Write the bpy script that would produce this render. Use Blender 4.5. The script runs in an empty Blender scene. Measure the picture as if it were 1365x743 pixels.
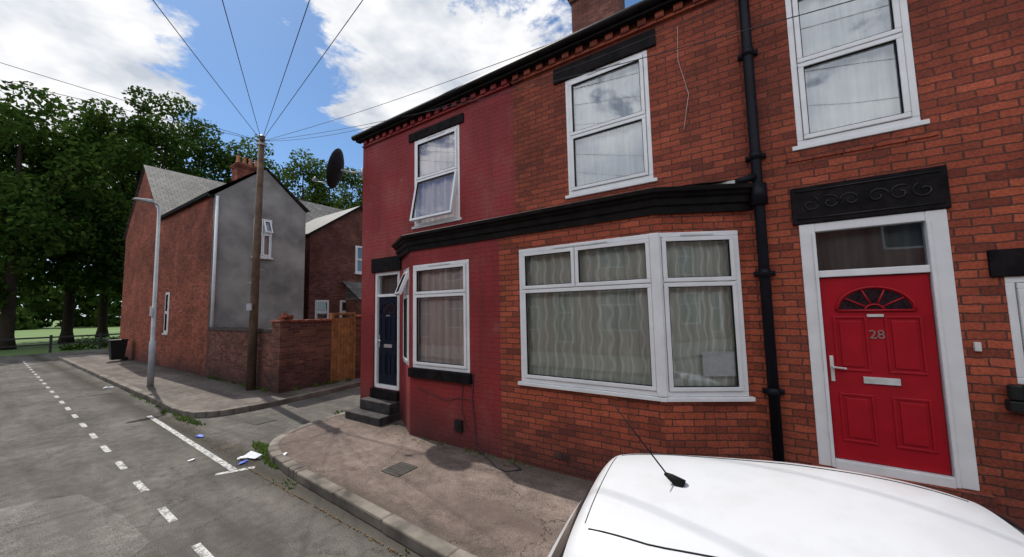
import bpy, bmesh, math, random
import numpy as np
from mathutils import Vector, Matrix
random.seed(5); np.random.seed(5)
scene=bpy.context.scene
COL=scene.collection

# ------------------------------------------------------------------ helpers
class MB:
    def __init__(s): s.v=[];s.f=[];s.m=[]
    def add(s,vs,fs,mi=0,M=None):
        o=len(s.v)
        for p in vs:
            p=Vector(p)
            if M is not None: p=M@p
            s.v.append(tuple(p))
        for f in fs:
            s.f.append([i+o for i in f]); s.m.append(mi)
    def box(s,x0,x1,y0,y1,z0,z1,mi=0,M=None):
        s.add([(x0,y0,z0),(x1,y0,z0),(x1,y1,z0),(x0,y1,z0),(x0,y0,z1),(x1,y0,z1),(x1,y1,z1),(x0,y1,z1)],
              [(0,3,2,1),(4,5,6,7),(0,1,5,4),(1,2,6,5),(2,3,7,6),(3,0,4,7)],mi,M)
    def tube(s,pts,rad,seg=8,mi=0,cap=True,M=None):
        pts=[Vector(p) for p in pts]
        if not hasattr(rad,'__len__'): rad=[rad]*len(pts)
        vs=[];fs=[]
        for i,p in enumerate(pts):
            d=(pts[min(i+1,len(pts)-1)]-pts[max(i-1,0)]).normalized()
            a=d.orthogonal().normalized() if abs(d.z)<.98 else Vector((1,0,0))
            if abs(d.z)<.98: a=d.cross(Vector((0,0,1))).normalized()
            b=d.cross(a).normalized()
            for k in range(seg):
                t=2*math.pi*k/seg
                vs.append(p+(a*math.cos(t)+b*math.sin(t))*rad[i])
        for i in range(len(pts)-1):
            for k in range(seg):
                fs.append((i*seg+k,i*seg+(k+1)%seg,(i+1)*seg+(k+1)%seg,(i+1)*seg+k))
        if cap:
            fs.append(tuple(range(seg))[::-1]); fs.append(tuple((len(pts)-1)*seg+k for k in range(seg)))
        s.add(vs,fs,mi,M)
    def obj(s,name,mats,parent=None,bevel=0,smooth=False,subsurf=0,fixn=False):
        me=bpy.data.meshes.new(name); me.from_pydata(s.v,[],s.f); 
        for m in (mats if isinstance(mats,(list,tuple)) else [mats]): me.materials.append(m)
        for p,i in zip(me.polygons,s.m): p.material_index=i; p.use_smooth=smooth
        if fixn:
            bm=bmesh.new(); bm.from_mesh(me); bmesh.ops.recalc_face_normals(bm,faces=bm.faces); bm.to_mesh(me); bm.free()
        me.update()
        o=bpy.data.objects.new(name,me); COL.objects.link(o)
        if parent: o.parent=parent
        if bevel:
            b=o.modifiers.new('b','BEVEL'); b.width=bevel; b.segments=2; b.limit_method='ANGLE'
        if subsurf:
            b=o.modifiers.new('s','SUBSURF'); b.levels=subsurf; b.render_levels=subsurf
        return o
def empty(name,parent=None):
    e=bpy.data.objects.new(name,None); COL.objects.link(e); e.empty_display_size=.2
    if parent: e.parent=parent
    return e
def wire(name,pts,r,mat,parent=None):
    c=bpy.data.curves.new(name,'CURVE'); c.dimensions='3D'; c.bevel_depth=r; c.bevel_resolution=2
    s=c.splines.new('POLY'); s.points.add(len(pts)-1)
    for i,p in enumerate(pts): s.points[i].co=(*p,1)
    c.materials.append(mat); o=bpy.data.objects.new(name,c); COL.objects.link(o)
    if parent:o.parent=parent
    return o

# ------------------------------------------------------------------ materials
def newmat(name):
    m=bpy.data.materials.new(name); m.use_nodes=True; nt=m.node_tree
    return m,nt,nt.nodes['Principled BSDF']
def nd(nt,t,ins=None,**kw):
    n=nt.nodes.new(t)
    for k,v in kw.items(): setattr(n,k,v)
    if ins:
        for k,v in ins.items():
            if isinstance(v,bpy.types.NodeSocket): nt.links.new(v,n.inputs[k])
            else: n.inputs[k].default_value=v
    return n
def c4(c): return (c[0],c[1],c[2],1)
def pos(nt): return nt.nodes.new('ShaderNodeNewGeometry').outputs['Position']
def noise(nt,vec,scale,detail=4,rough=.6,dist=0):
    return nd(nt,'ShaderNodeTexNoise',{'Vector':vec,'Scale':scale,'Detail':detail,'Roughness':rough,'Distortion':dist}).outputs['Fac']
def mapr(nt,v,a,b,c,d):
    return nd(nt,'ShaderNodeMapRange',{'Value':v,'From Min':a,'From Max':b,'To Min':c,'To Max':d}).outputs[0]
def math_(nt,op,a,b=None,c=None):
    ins={0:a}
    if b is not None: ins[1]=b
    if c is not None: ins[2]=c
    return nd(nt,'ShaderNodeMath',ins,operation=op).outputs[0]
def mix(nt,fac,a,b,mode='MIX'):
    n=nt.nodes.new('ShaderNodeMix'); n.data_type='RGBA'; n.blend_type=mode
    for i,v in ((0,fac),(6,a),(7,b)):
        if isinstance(v,bpy.types.NodeSocket): nt.links.new(v,n.inputs[i])
        elif i==0: n.inputs[0].default_value=v
        else: n.inputs[i].default_value=c4(v)
    return n.outputs[2]
def grey(nt,v): return nd(nt,'ShaderNodeCombineColor',{0:v,1:v,2:v}).outputs[0]
def bump(nt,bs,h,strength=.4,dist=.01):
    b=nd(nt,'ShaderNodeBump',{'Height':h,'Strength':strength,'Distance':dist})
    nt.links.new(b.outputs[0],bs.inputs['Normal'])
def simple(name,col,rough=.5,var=.15,vs=3,bmp=0,bs=60,metal=0,spec=.5):
    m,nt,b=newmat(name); P=pos(nt)
    n=noise(nt,P,vs,3)
    nt.links.new(mix(nt,1.0,col,grey(nt,mapr(nt,n,.3,.7,1-var,1+var)),'MULTIPLY'),b.inputs['Base Color'])
    b.inputs['Roughness'].default_value=rough; b.inputs['Metallic'].default_value=metal
    b.inputs['Specular IOR Level'].default_value=spec
    if bmp: bump(nt,b,noise(nt,P,bs,2),bmp,.005)
    return m
def brick(name,c1,c2,mort,su=1.0,bw=.235,rh=.078,ms=.007,grime=.3,bmp=.8,paint=None,wear=0,dark=.35,streak=.35,dstr=.65):
    m,nt,b=newmat(name); P=pos(nt)
    sp=nd(nt,'ShaderNodeSeparateXYZ',{0:P})
    u=math_(nt,'MULTIPLY',math_(nt,'ADD',sp.outputs[0],sp.outputs[1]),su)
    vec=nd(nt,'ShaderNodeCombineXYZ',{0:u,1:sp.outputs[2]}).outputs[0]
    nz=nd(nt,'ShaderNodeTexNoise',{'Vector':P,'Scale':11.0,'Detail':1.0}).outputs['Color']
    off=nd(nt,'ShaderNodeVectorMath',{0:nz,1:(.5,.5,.5)},operation='SUBTRACT').outputs[0]
    off=nd(nt,'ShaderNodeVectorMath',{0:off,'Scale':.022},operation='SCALE').outputs[0]
    vec=nd(nt,'ShaderNodeVectorMath',{0:vec,1:off},operation='ADD').outputs[0]
    bt=nd(nt,'ShaderNodeTexBrick',{'Vector':vec,'Color1':c4(c1),'Color2':c4(c2),'Mortar':c4(mort),'Scale':1.0,'Mortar Size':ms,
        'Mortar Smooth':.25,'Bias':-.1,'Brick Width':bw,'Row Height':rh},offset=.5)
    col=bt.outputs['Color']
    f=noise(nt,P,42,2)
    g=noise(nt,P,1.1,6,.65)
    if not paint:
        sv=nd(nt,'ShaderNodeSeparateXYZ',{0:vec})
        row=math_(nt,'FLOOR',math_(nt,'DIVIDE',sv.outputs[1],rh))
        par=math_(nt,'FLOORED_MODULO',row,2.0)
        par=math_(nt,'MULTIPLY',math_(nt,'SUBTRACT',1.0,par),.5)
        cn=math_(nt,'FLOOR',math_(nt,'ADD',math_(nt,'DIVIDE',sv.outputs[0],bw),par))
        wn=nd(nt,'ShaderNodeTexWhiteNoise',{0:nd(nt,'ShaderNodeCombineXYZ',{0:cn,1:row}).outputs[0]},noise_dimensions='3D').outputs['Value']
        isb=math_(nt,'SUBTRACT',1.0,bt.outputs['Fac'])
        col=mix(nt,math_(nt,'MULTIPLY',mapr(nt,wn,1-dark,1,.0,dstr),isb),col,(.10,.032,.026))
        col=mix(nt,math_(nt,'MULTIPLY',mapr(nt,wn,.15,0,.0,.4),isb),col,[x*1.3+.02 for x in c1])
        soot=math_(nt,'MULTIPLY',mapr(nt,sp.outputs[2],3.3,4.4,.0,1.0),mapr(nt,g,.3,.7,.65,.15))
        col=mix(nt,soot,col,(.13,.042,.033))
    else:
        pn=noise(nt,P,2.2,6,.65)
        pc=mix(nt,mapr(nt,pn,.38,.62,0,1),paint,[x*.66 for x in paint])
        pc=mix(nt,mapr(nt,g,.48,.64,0,.5),pc,(paint[0]*1.0,paint[1]*2.3,paint[2]*1.9))
        pc=mix(nt,math_(nt,'MULTIPLY',bt.outputs['Fac'],.28),pc,[x*.5 for x in paint])
        w=mapr(nt,noise(nt,P,5,8,.8),.61,.68,0,wear)
        w=math_(nt,'MULTIPLY',w,mapr(nt,g,.4,.52,0,1))
        col=mix(nt,w,pc,(.34,.20,.17))
    col=mix(nt,1.0,col,grey(nt,mapr(nt,g,.3,.72,1-grime,1.15)),'MULTIPLY')
    st=nd(nt,'ShaderNodeMapping',{'Vector':P,'Scale':(5,5,.5)}).outputs[0]
    col=mix(nt,mapr(nt,noise(nt,st,1.3,4,.6),.52,.8,0,streak),col,(.04,.026,.024))
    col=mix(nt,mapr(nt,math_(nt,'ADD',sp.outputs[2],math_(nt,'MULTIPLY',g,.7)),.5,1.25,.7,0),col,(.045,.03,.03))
    col=mix(nt,1.0,col,grey(nt,mapr(nt,f,.3,.7,.72,1.24)),'MULTIPLY')
    nt.links.new(col,b.inputs['Base Color']); b.inputs['Roughness'].default_value=.88 if not paint else .6
    b.inputs['Specular IOR Level'].default_value=.18
    h=math_(nt,'ADD',math_(nt,'MULTIPLY',bt.outputs['Fac'],-1.0),math_(nt,'MULTIPLY',f,.5))
    bump(nt,b,h,bmp,.008)
    return m
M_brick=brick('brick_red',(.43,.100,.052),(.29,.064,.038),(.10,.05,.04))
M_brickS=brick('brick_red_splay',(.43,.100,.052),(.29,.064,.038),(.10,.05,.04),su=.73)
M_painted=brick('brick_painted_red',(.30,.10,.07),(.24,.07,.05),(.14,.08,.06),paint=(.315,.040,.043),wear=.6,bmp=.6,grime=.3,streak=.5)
M_brickfar=brick('brick_far',(.38,.108,.065),(.25,.07,.045),(.15,.09,.07),grime=.4)
M_brickold=brick('brick_old',(.23,.088,.062),(.12,.055,.045),(.17,.13,.11),grime=.5,bmp=1,dark=.5,dstr=.8)
M_brickopp=simple('brick_opposite',(.24,.085,.06),.9,.3,2)
M_render=simple('grey_render',(.25,.24,.225),.9,.4,.9,.5,40,spec=.2)
M_white=simple('white_upvc',(.72,.725,.735),.3,.07,4)
M_whited=simple('white_dirty',(.55,.55,.53),.5,.2,6)
M_black=simple('black_paint',(.009,.0075,.0075),.5,.5,6,.3,30,spec=.09)
M_blackstone=simple('black_stone',(.011,.009,.010),.7,.6,8,.5,40,spec=.08)
M_stepstone=simple('dark_step_stone',(.045,.042,.042),.8,.5,6,.6,40,spec=.15)
M_pipe=simple('black_pipe',(.007,.008,.013),.45,.3,5,spec=.15)
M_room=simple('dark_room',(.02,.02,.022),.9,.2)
M_doorred=simple('door_red',(.35,.007,.016),.38,.1,5,spec=.25)
M_doorblue=simple('door_blue',(.004,.007,.02),.35,.1,5,spec=.2)
M_chrome=simple('chrome',(.75,.75,.75),.2,.05,5,metal=.9)
M_kerb=simple('kerb_stone',(.16,.142,.122),.9,.5,2.5,.6,50,spec=.2)
M_lead=simple('lead_flashing',(.22,.22,.23),.6,.3,5,.3,20)
M_pole=simple('pole_wood',(.11,.075,.052),.9,.4,4,.6,30,spec=.2)
M_galv=simple('galvanised',(.34,.36,.37),.5,.15,4)
M_gate=simple('gate_wood',(.25,.12,.05),.75,.4,5,.5,30,spec=.2)
M_wire=simple('wire_black',(.03,.03,.035),.6,.1)
M_bark=simple('bark',(.04,.03,.022),.95,.3,4,spec=.1)
M_dish=simple('dish_dark',(.02,.02,.022),.7,.25,7,spec=.12)
M_plastic=simple('bin_plastic',(.010,.011,.011),.5,.2,spec=.3)
M_blue=simple('litter_blue',(.05,.12,.55),.5,.2,20)
M_paper=simple('litter_paper',(.7,.7,.72),.7,.1,20)
M_rub=simple('rubber',(.012,.012,.012),.8,.2,spec=.2)
M_glass2=simple('leaded_glass',(.02,.012,.016),.12,.6,30,spec=.4)

def mk_glass():
    m=bpy.data.materials.new('window_glass'); m.use_nodes=True; nt=m.node_tree; nt.nodes.clear()
    o=nt.nodes.new('ShaderNodeOutputMaterial')
    P=pos(nt)
    bp=nd(nt,'ShaderNodeBump',{'Height':noise(nt,P,1.3,1),'Strength':.05,'Distance':.03})
    g=nd(nt,'ShaderNodeBsdfGlossy',{'Color':(.9,.95,1,1),'Roughness':.01,'Normal':bp.outputs[0]})
    t=nd(nt,'ShaderNodeBsdfTransparent',{'Color':(.96,.98,.97,1)})
    fr=nd(nt,'ShaderNodeFresnel',{'IOR':1.5})
    f=math_(nt,'ADD',math_(nt,'MULTIPLY',fr.outputs[0],1.2),.10)
    x=nd(nt,'ShaderNodeMixShader',{0:f,1:t.outputs[0],2:g.outputs[0]})
    nt.links.new(x.outputs[0],o.inputs[0]); return m
M_glass=mk_glass()
def mk_curtain(name,col,dark,sc=30,wig=1.0,fold=.45,lines=0):
    m,nt,b=newmat(name); P=pos(nt)
    sp=nd(nt,'ShaderNodeSeparateXYZ',{0:P})
    u=math_(nt,'ADD',sp.outputs[0],sp.outputs[1])
    w=math_(nt,'SINE',math_(nt,'ADD',math_(nt,'MULTIPLY',u,sc*1.7),math_(nt,'MULTIPLY',math_(nt,'SINE',math_(nt,'MULTIPLY',sp.outputs[2],26.0)),wig)))
    st=nd(nt,'ShaderNodeMapping',{'Vector':P,'Scale':(11,11,.5)}).outputs[0]
    n=noise(nt,st,1.6,4)
    f=math_(nt,'ADD',mapr(nt,w,-1,1,0,fold),mapr(nt,n,.3,.7,0,1-fold))
    if lines:
        w2=math_(nt,'SINE',math_(nt,'ADD',math_(nt,'MULTIPLY',u,48.),math_(nt,'MULTIPLY',math_(nt,'SINE',math_(nt,'MULTIPLY',sp.outputs[2],19.0)),.8)))
        f=math_(nt,'ADD',mapr(nt,n,.3,.7,0,.6),mapr(nt,w2,.5,.95,0,.5))
    nt.links.new(mix(nt,f,dark,col),b.inputs['Base Color']); b.inputs['Roughness'].default_value=.95; b.inputs['Specular IOR Level'].default_value=.1
    return m
M_cur=mk_curtain('net_curtain',(.93,.93,.92),(.62,.64,.66),12,.2,.3)
M_curpat=mk_curtain('patterned_net_curtain',(.97,.98,.92),(.50,.53,.47),24,1.1,.4,1)
M_curpink=mk_curtain('pink_curtain',(.92,.80,.78),(.56,.46,.46),22,.15)
M_curdark=mk_curtain('dark_curtain',(.18,.19,.19),(.07,.075,.08),10,.2)

# ------------------------------------------------------------------ generic wall
def wall(name,parent,p0,p1,z0,z1,ops,mat,depth=.11):
    p0=Vector((*p0,0)); p1=Vector((*p1,0)); L=(p1-p0).length; d=(p1-p0)/L; inn=Vector((-d.y,d.x,0))
    us=sorted({0,L,*[a for o in ops for a in o[:2]]}); zs=sorted({z0,z1,*[a for o in ops for a in o[2:4]]})
    mb=MB()
    def pt(u,z,n=0): return p0+d*u+Vector((0,0,z))+inn*n
    for i in range(len(us)-1):
        for j in range(len(zs)-1):
            uc=(us[i]+us[i+1])/2; zc=(zs[j]+zs[j+1])/2
            if any(o[0]<uc<o[1] and o[2]<zc<o[3] for o in ops): continue
            mb.add([pt(us[i],zs[j]),pt(us[i+1],zs[j]),pt(us[i+1],zs[j+1]),pt(us[i],zs[j+1])],[(0,1,2,3)])
    for a,b,c,e in [o[:4] for o in ops]:
        mb.add([pt(a,c),pt(a,e),pt(a,e,depth),pt(a,c,depth)],[(0,1,2,3)])
        mb.add([pt(b,c),pt(b,c,depth),pt(b,e,depth),pt(b,e)],[(0,1,2,3)])
        mb.add([pt(a,e),pt(b,e),pt(b,e,depth),pt(a,e,depth)],[(0,1,2,3)])
        mb.add([pt(a,c),pt(a,c,depth),pt(b,c,depth),pt(b,c)],[(0,1,2,3)])
    return mb.obj(name,mat,parent)

def window(name,parent,M,w,h,cells,curtain,fr=.055,sash=.048,sill=None,poster=None,gap=None):
    e=empty(name,parent)
    f=MB(); g=MB()
    f.box(0,w,-.02,.06,0,fr,M=M); f.box(0,w,-.02,.06,h-fr,h,M=M)
    f.box(0,fr,-.0205,.0605,fr,h-fr,M=M); f.box(w-fr,w,-.0205,.0605,fr,h-fr,M=M)
    gs=MB()
    for (a,b,c,d,tilt) in cells:
        a=fr+a*(w-2*fr); b=fr+b*(w-2*fr); c=fr+c*(h-2*fr); d=fr+d*(h-2*fr)
        a+=.005;b-=.005;c+=.005;d-=.005
        T=M
        if tilt: T=M@Matrix.Translation((0,-.035,d))@Matrix.Rotation(math.radians(-tilt),4,'X')@Matrix.Translation((0,.035,-d))
        s=sash; y0,y1=(-.038,.03)
        f.box(a,b,y0,y1,c,c+s,M=T); f.box(a,b,y0,y1,d-s,d,M=T)
        f.box(a,a+s,y0-.0005,y1,c+s,d-s,M=T); f.box(b-s,b,y0-.0005,y1,c+s,d-s,M=T)
        q=.007
        gs.box(a+s,b-s,-.03,.0,c+s,c+s+q,M=T); gs.box(a+s,b-s,-.03,.0,d-s-q,d-s,M=T)
        gs.box(a+s,a+s+q,-.0295,.0,c+s+q,d-s-q,M=T); gs.box(b-s-q,b-s,-.0295,.0,c+s+q,d-s-q,M=T)
        g.add([(a+s,.0,c+s),(b-s,.0,c+s),(b-s,.0,d-s),(a+s,.0,d-s)],[(0,1,2,3)],M=T)
    vs=sorted({c[2] for c in cells if c[2]>0})
    for v in vs:
        zc=fr+v*(h-2*fr); f.box(fr,w-fr,-.012,.055,zc-.02,zc+.02,M=M)
    vt=MB(); vt.box(w*.3,w*.7,-.03,-.021,h-.045,h-.03,M=M); vt.obj('trickle_vent',M_whited,e)
    f.obj('frame',M_white,e,bevel=.006); g.obj('glass',M_glass,e); gs.obj('gasket',M_rub,e)
    if curtain:
        spans=[(.02,w-.02)] if not gap else [(.02,gap[0]),(gap[1],w-.02)]
        c=MB(); ph=random.random()*9
        for (xa,xb) in spans:
            n=max(8,int((xb-xa)*50)); vsx=[];fs=[]
            for i in range(n+1):
                x=xa+(xb-xa)*i/n; y=.085+.016*math.sin(x*38+ph)+.012*math.sin(x*15.7+2*ph)
                vsx+= [(x,y,.02),(x,y+.010*math.sin(x*22+1),h*.5),(x,y+.006*math.sin(x*20),h-.02)]
            for i in range(n): fs+= [(3*i,3*i+3,3*i+4,3*i+1),(3*i+1,3*i+4,3*i+5,3*i+2)]
            c.add(vsx,fs,M=M)
        c.obj('curtain',curtain,e,smooth=True)
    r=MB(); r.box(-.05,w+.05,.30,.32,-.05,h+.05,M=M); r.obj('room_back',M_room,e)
    if sill: 
        s=MB(); s.box(-.05,w+.05,-sill[0],.02,-sill[1],-.002,M=M); s.obj('sill',sill[2],e,bevel=.006)
    if poster:
        s=MB(); s.box(poster[0],poster[1],.012,.016,poster[2],poster[3],M=M); s.obj('notice_sheet',M_paper,e)
    return e
def ML(x,y,z,ang=0): return Matrix.Translation((x,y,z))@Matrix.Rotation(ang,4,'Z')

def door(name,parent,M,w,h,leaf,trans,matd,number=None):
    e=empty(name,parent); f=MB()
    u0,u1,v0,v1=leaf
    f.box(0,u0,-.03,.08,0,h,M=M); f.box(u1,w,-.03,.08,0,h,M=M)
    f.box(u0,u1,-.028,.08,trans[1],h,M=M); f.box(u0,u1,-.028,.08,v1,trans[0],M=M)
    f.box(u0,u1,-.045,.08,-.01,v0,M=M)
    f.box(u0-.03,u0,-.045,-.031,0,h-.1,M=M); f.box(u1,u1+.03,-.045,-.031,0,h-.1,M=M)
    f.obj('door_frame',M_white,e,bevel=.006)
    g=MB(); g.add([(u0,.03,trans[0]),(u1,.03,trans[0]),(u1,.03,trans[1]),(u0,.03,trans[1])],[(0,1,2,3)],M=M); g.obj('transom_glass',M_glass,e)
    r=MB(); r.box(u0,u1,.12,.14,trans[0]-.05,trans[1]+.05,M=M); r.obj('transom_back',M_curdark,e)
    sh=MB(); sh.box(u0,u1,.052,.06,v0,v1,M=M); sh.obj('shut_gap',M_rub,e)
    d=MB(); d.box(u0+.007,u1-.007,.006,.05,v0+.005,v1-.007,M=M)
    W=u1-u0; H=v1-v0; cx=(u0+u1)/2
    def panel(a,b,c,dd):
        q=.024
        d.box(a,b,-.006,.006,c,c+q,M=M); d.box(a,b,-.006,.006,dd-q,dd,M=M); d.box(a,a+q,-.0065,.006,c+q,dd-q,M=M); d.box(b-q,b,-.0065,.006,c+q,dd-q,M=M)
        d.box(a+.048,b-.048,-.007,.006,c+.048,dd-.048,M=M)
    for sx in (-1,1):
        a,b=sorted((cx+sx*.06*W/.8,cx+sx*W*.40))
        panel(a,b,v0+.10*H,v0+.36*H); panel(a,b,v0+.48*H,v0+.78*H)
    d.obj('door_leaf',matd,e,bevel=.005)
    fb=v0+.81*H; rx=W*.325; rz=H*.115
    k=MB(); n=20
    ring=[(cx+rx*math.cos(math.pi*i/n),.001,fb+rz*math.sin(math.pi*i/n)) for i in range(n+1)]
    k.add(ring,[tuple(range(n+1))[::-1]],M=M); k.obj('fan_glass',M_glass2,e)
    b=MB()
    o2=[(cx+(rx+.02)*math.cos(math.pi*i/n),-.004,fb+(rz+.02)*math.sin(math.pi*i/n)) for i in range(n+1)]
    b.tube(o2,.012,6,M=M); b.tube([o2[0],o2[-1]],.012,6,M=M)
    for i in range(1,5):
        t=math.pi*i/5; b.tube([(cx+.06*math.cos(t),-.004,fb+.05*math.sin(t)),(cx+rx*math.cos(t),-.004,fb+rz*math.sin(t))],.008,6,M=M)
    b.tube([(cx+.07*math.cos(math.pi*i/8),-.004,fb+.06*math.sin(math.pi*i/8)) for i in range(9)],.009,6,M=M)
    b.obj('fan_bars',matd,e,smooth=True)
    c=MB()
    c.box(cx-.13,cx+.13,-.014,.006,v0+.42*H,v0+.455*H,M=M)
    c.box(cx-.06,cx+.06,-.014,.006,v0+.775*H,v0+.79*H,M=M)
    c.box(u0+.03,u0+.06,-.010,.006,v0+.42*H,v0+.56*H,M=M)
    c.tube([(u0+.045,-.01,v0+.50*H),(u0+.045,-.05,v0+.50*H),(u0+.15,-.05,v0+.495*H)],.01,8,M=M)
    c.obj('door_furniture',M_whited if number else M_chrome,e,bevel=.003)
    if number:
        t=bpy.data.curves.new('number','FONT'); t.body=number; t.size=.12; t.extrude=.004; t.align_x='CENTER'
        o=bpy.data.objects.new('house_number',t); COL.objects.link(o); t.materials.append(M_chrome)
        o.matrix_world=M@Matrix.Translation((cx,.000,v0+.66*H))@Matrix.Rotation(math.pi/2,4,'X'); o.parent=e
    return e

def slate(name,c1,c2,axis):
    m,nt,b=newmat(name); P=pos(nt); sp=nd(nt,'ShaderNodeSeparateXYZ',{0:P})
    vec=nd(nt,'ShaderNodeCombineXYZ',{0:sp.outputs[axis],1:math_(nt,'MULTIPLY',sp.outputs[2],1.5)}).outputs[0]
    bt=nd(nt,'ShaderNodeTexBrick',{'Vector':vec,'Color1':c4(c1),'Color2':c4(c2),'Mortar':(.02,.02,.02,1),'Scale':1.0,'Mortar Size':.012,'Mortar Smooth':.1,'Bias':0.,'Brick Width':.3,'Row Height':.24},offset=.5)
    col=mix(nt,1.0,bt.outputs['Color'],grey(nt,mapr(nt,noise(nt,P,1.2,6),.3,.7,.6,1.3)),'MULTIPLY')
    nt.links.new(col,b.inputs['Base Color']); b.inputs['Roughness'].default_value=.7
    bump(nt,b,math_(nt,'MULTIPLY',bt.outputs['Fac'],-1.),.6,.02); return m
M_slateX=slate('slate_x',(.13,.125,.12),(.085,.085,.085),0)
M_slateY=slate('slate_y',(.17,.155,.14),(.09,.085,.08),1)

# ------------------------------------------------------------------ near terrace
YF=5.0; YB=4.5; ZC=6.3
A=empty('brick_house'); B=empty('brick_house'); C=empty('brick_house')
def facade(par,x0,x1,ops,mat,nm='front_wall'):
    wall(nm,par,(x0,YF),(x1,YF),0,ZC,[(a-x0,b-x0,c,d) for a,b,c,d in ops],mat)
facade(A,-7.4,-3.2,[(-6.95,-6.1,.68,3.15),(-5.65,-4.42,4.0,5.8)],M_painted)
facade(B,-3.2,1.72,[(-2.23,-1.0,4.0,5.82),(.47,1.55,.64,3.15),(.52,1.46,4.03,5.82)],M_brick)
facade(C,1.72,7.2,[(1.84,2.9,1.58,2.5),(3.4,4.6,4.0,5.8),(4.2,5.3,.64,3.15)],M_brick)
two=lambda f:[(0,1,0,f,0),(0,1,f,1,0)]
window('upper_window',A,ML(-5.65,YF+.02,4.0),1.23,1.8,[(0,1,0,.53,11),(0,1,.53,1,0)],M_curpink,sill=(.05,.05,M_whited))
window('upper_window',B,ML(-2.23,YF+.02,4.0),1.23,1.82,two(.5),M_cur,sill=(.05,.05,M_white))
window('upper_window',B,ML(.52,YF+.02,4.03),.94,1.79,two(.52),M_cur,sill=(.05,.05,M_white))
window('front_window',C,ML(1.84,YF+.02,1.58),1.06,.92,[(0,.5,0,1,0),(.5,1,0,1,0)],M_cur,sill=(.1,.09,M_blackstone))
window('upper_window',C,ML(3.4,YF+.02,4.0),1.2,1.8,two(.5),M_cur,sill=(.05,.05,M_white))
door('front_door',B,ML(.47,YF+.01,.64),1.08,2.51,(.13,.94,.08,1.93),(2.0,2.42),M_doorred,'28')
door('front_door',C,ML(4.2,YF+.01,.64),1.08,2.51,(.13,.94,.08,1.93),(2.0,2.42),M_doorblue)
door('front_door',A,ML(-6.95,YF+.06,.68),.85,2.47,(.09,.76,.07,1.93),(1.99,2.40),M_doorblue)
m=MB(); m.box(.42,1.56,4.985,5.01,3.86,3.978); m.obj('sill_brick_band',M_brick,B)

def lintel(par,x0,x1,z0,z1,pr=.03,mat=M_blackstone):
    m=MB(); m.box(x0,x1,YF-pr,YF+.06,z0,z1); return m.obj('lintel',mat,par,bevel=.008)
lintel(A,-5.8,-4.3,5.803,5.98); lintel(B,-2.42,-.88,5.823,6.06); lintel(B,.40,1.60,5.823,6.06)
lintel(B,.42,1.58,3.153,3.56,.035); lintel(A,-7.02,-6.04,3.153,3.46,.03); lintel(C,1.76,3.0,2.503,2.74); lintel(C,3.3,4.7,5.803,6.03); lintel(C,4.15,5.35,3.153,3.56)
m=MB()
for k in range(3):
    for sg in (1,-1):
        cx=1.0+sg*(.10+k*.16); pts=[]
        for i in range(22):
            t=i/21*2.2*math.pi; r=.085*(1-i/26)
            pts.append((cx+sg*r*math.cos(t+k),YF-.037,3.355+r*.95*math.sin(t+k)))
        m.tube(pts,.009,5)
m.tube([(.46,YF-.037,3.21),(1.54,YF-.037,3.21)],.009,6); m.tube([(.46,YF-.037,3.51),(1.54,YF-.037,3.51)],.009,6)
m.obj('lintel_scrollwork',simple('black_gloss',(.012,.012,.013),.3,.3,spec=.3),B,smooth=True)
def bay(par,pts,matl,winspecs):
    for i,(p0,p1) in enumerate(zip(pts[:-1],pts[1:])):
        wall('bay_wall',par,p0,p1,0,3.40,winspecs[i][0],matl[i],depth=.09)
LS=math.hypot(.8,.5); RS=math.hypot(.88,.5)
bay(A,[(-6.0,5.0),(-5.2,4.5),(-3.2,4.5)],[M_painted,M_painted],[([(.12,LS-.12,1.3,3.12)],),([(.08,1.4,1.3,3.12)],)])
bay(B,[(-3.2,4.5),(-.92,4.5),(-.04,5.0)],[M_brick,M_brickS],[([(.38,2.28-.002,1.27,3.165)],),([(.002,RS-.08,1.27,3.165)],)])
angL=math.atan2(-.5,.8); angR=math.atan2(.5,.88)
window('bay_side_window',A,ML(-6.0,5.0,1.3,angL)@Matrix.Translation((.12,.02,0)),LS-.24,1.82,[(0,1,0,.72,0),(0,1,.72,1,22)],M_curpink)
window('bay_front_window',A,ML(-5.12,YB+.015,1.3),1.32,1.82,two(.72),M_curpink,sill=(.09,.16,M_blackstone))
window('bay_front_window',B,ML(-2.82,YB-.01,1.27),1.9,1.895,[(0,1,0,.70,0),(0,.46,.70,1,0),(.46,1,.70,1,0)],M_curpat,sill=(.05,.05,M_white))
window('bay_side_window',B,ML(-.92,4.5,1.27,angR)@Matrix.Translation((.0,-.01,0)),RS-.08,1.895,two(.70),M_curpat,sill=(.05,.05,M_white),poster=(.46,.86,.22,.50))
m=MB(); m.box(-.06,.05,-.035,.06,0,1.895,M=ML(-.925,YB-.012,1.27,angR/2)); m.obj('bay_corner_post',M_white,B,bevel=.01)
def offs(pts,o):
    out=[]; P=[Vector((p[0],p[1])) for p in pts]
    ns=[]
    for a,b in zip(P[:-1],P[1:]):
        d=(b-a).normalized(); ns.append(Vector((d.y,-d.x)))
    for i,p in enumerate(P):
        if i==0: n=ns[0]; k=1
        elif i==len(P)-1: n=ns[-1]; k=1
        else:
            n=(ns[i-1]+ns[i]).normalized(); k=1/n.dot(ns[i])
        out.append(p+n*o*k)
    return out
base=[(-6.12,5.0),(-5.22,4.5),(-.91,4.5),(.06,5.02)]
prof=[(-.05,3.39),(.025,3.39),(.03,3.47),(.06,3.49),(.065,3.56),(.10,3.58),(.11,3.61),(.15,3.625),(.155,3.67),(.14,3.68),(-.3,3.70)]
m=MB(); rings=[[(q.x,min(q.y,5.03),z) for q in offs(base,o)] for o,z in prof]
vs=[p for r in rings for p in r]; n=4; fs=[]
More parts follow.
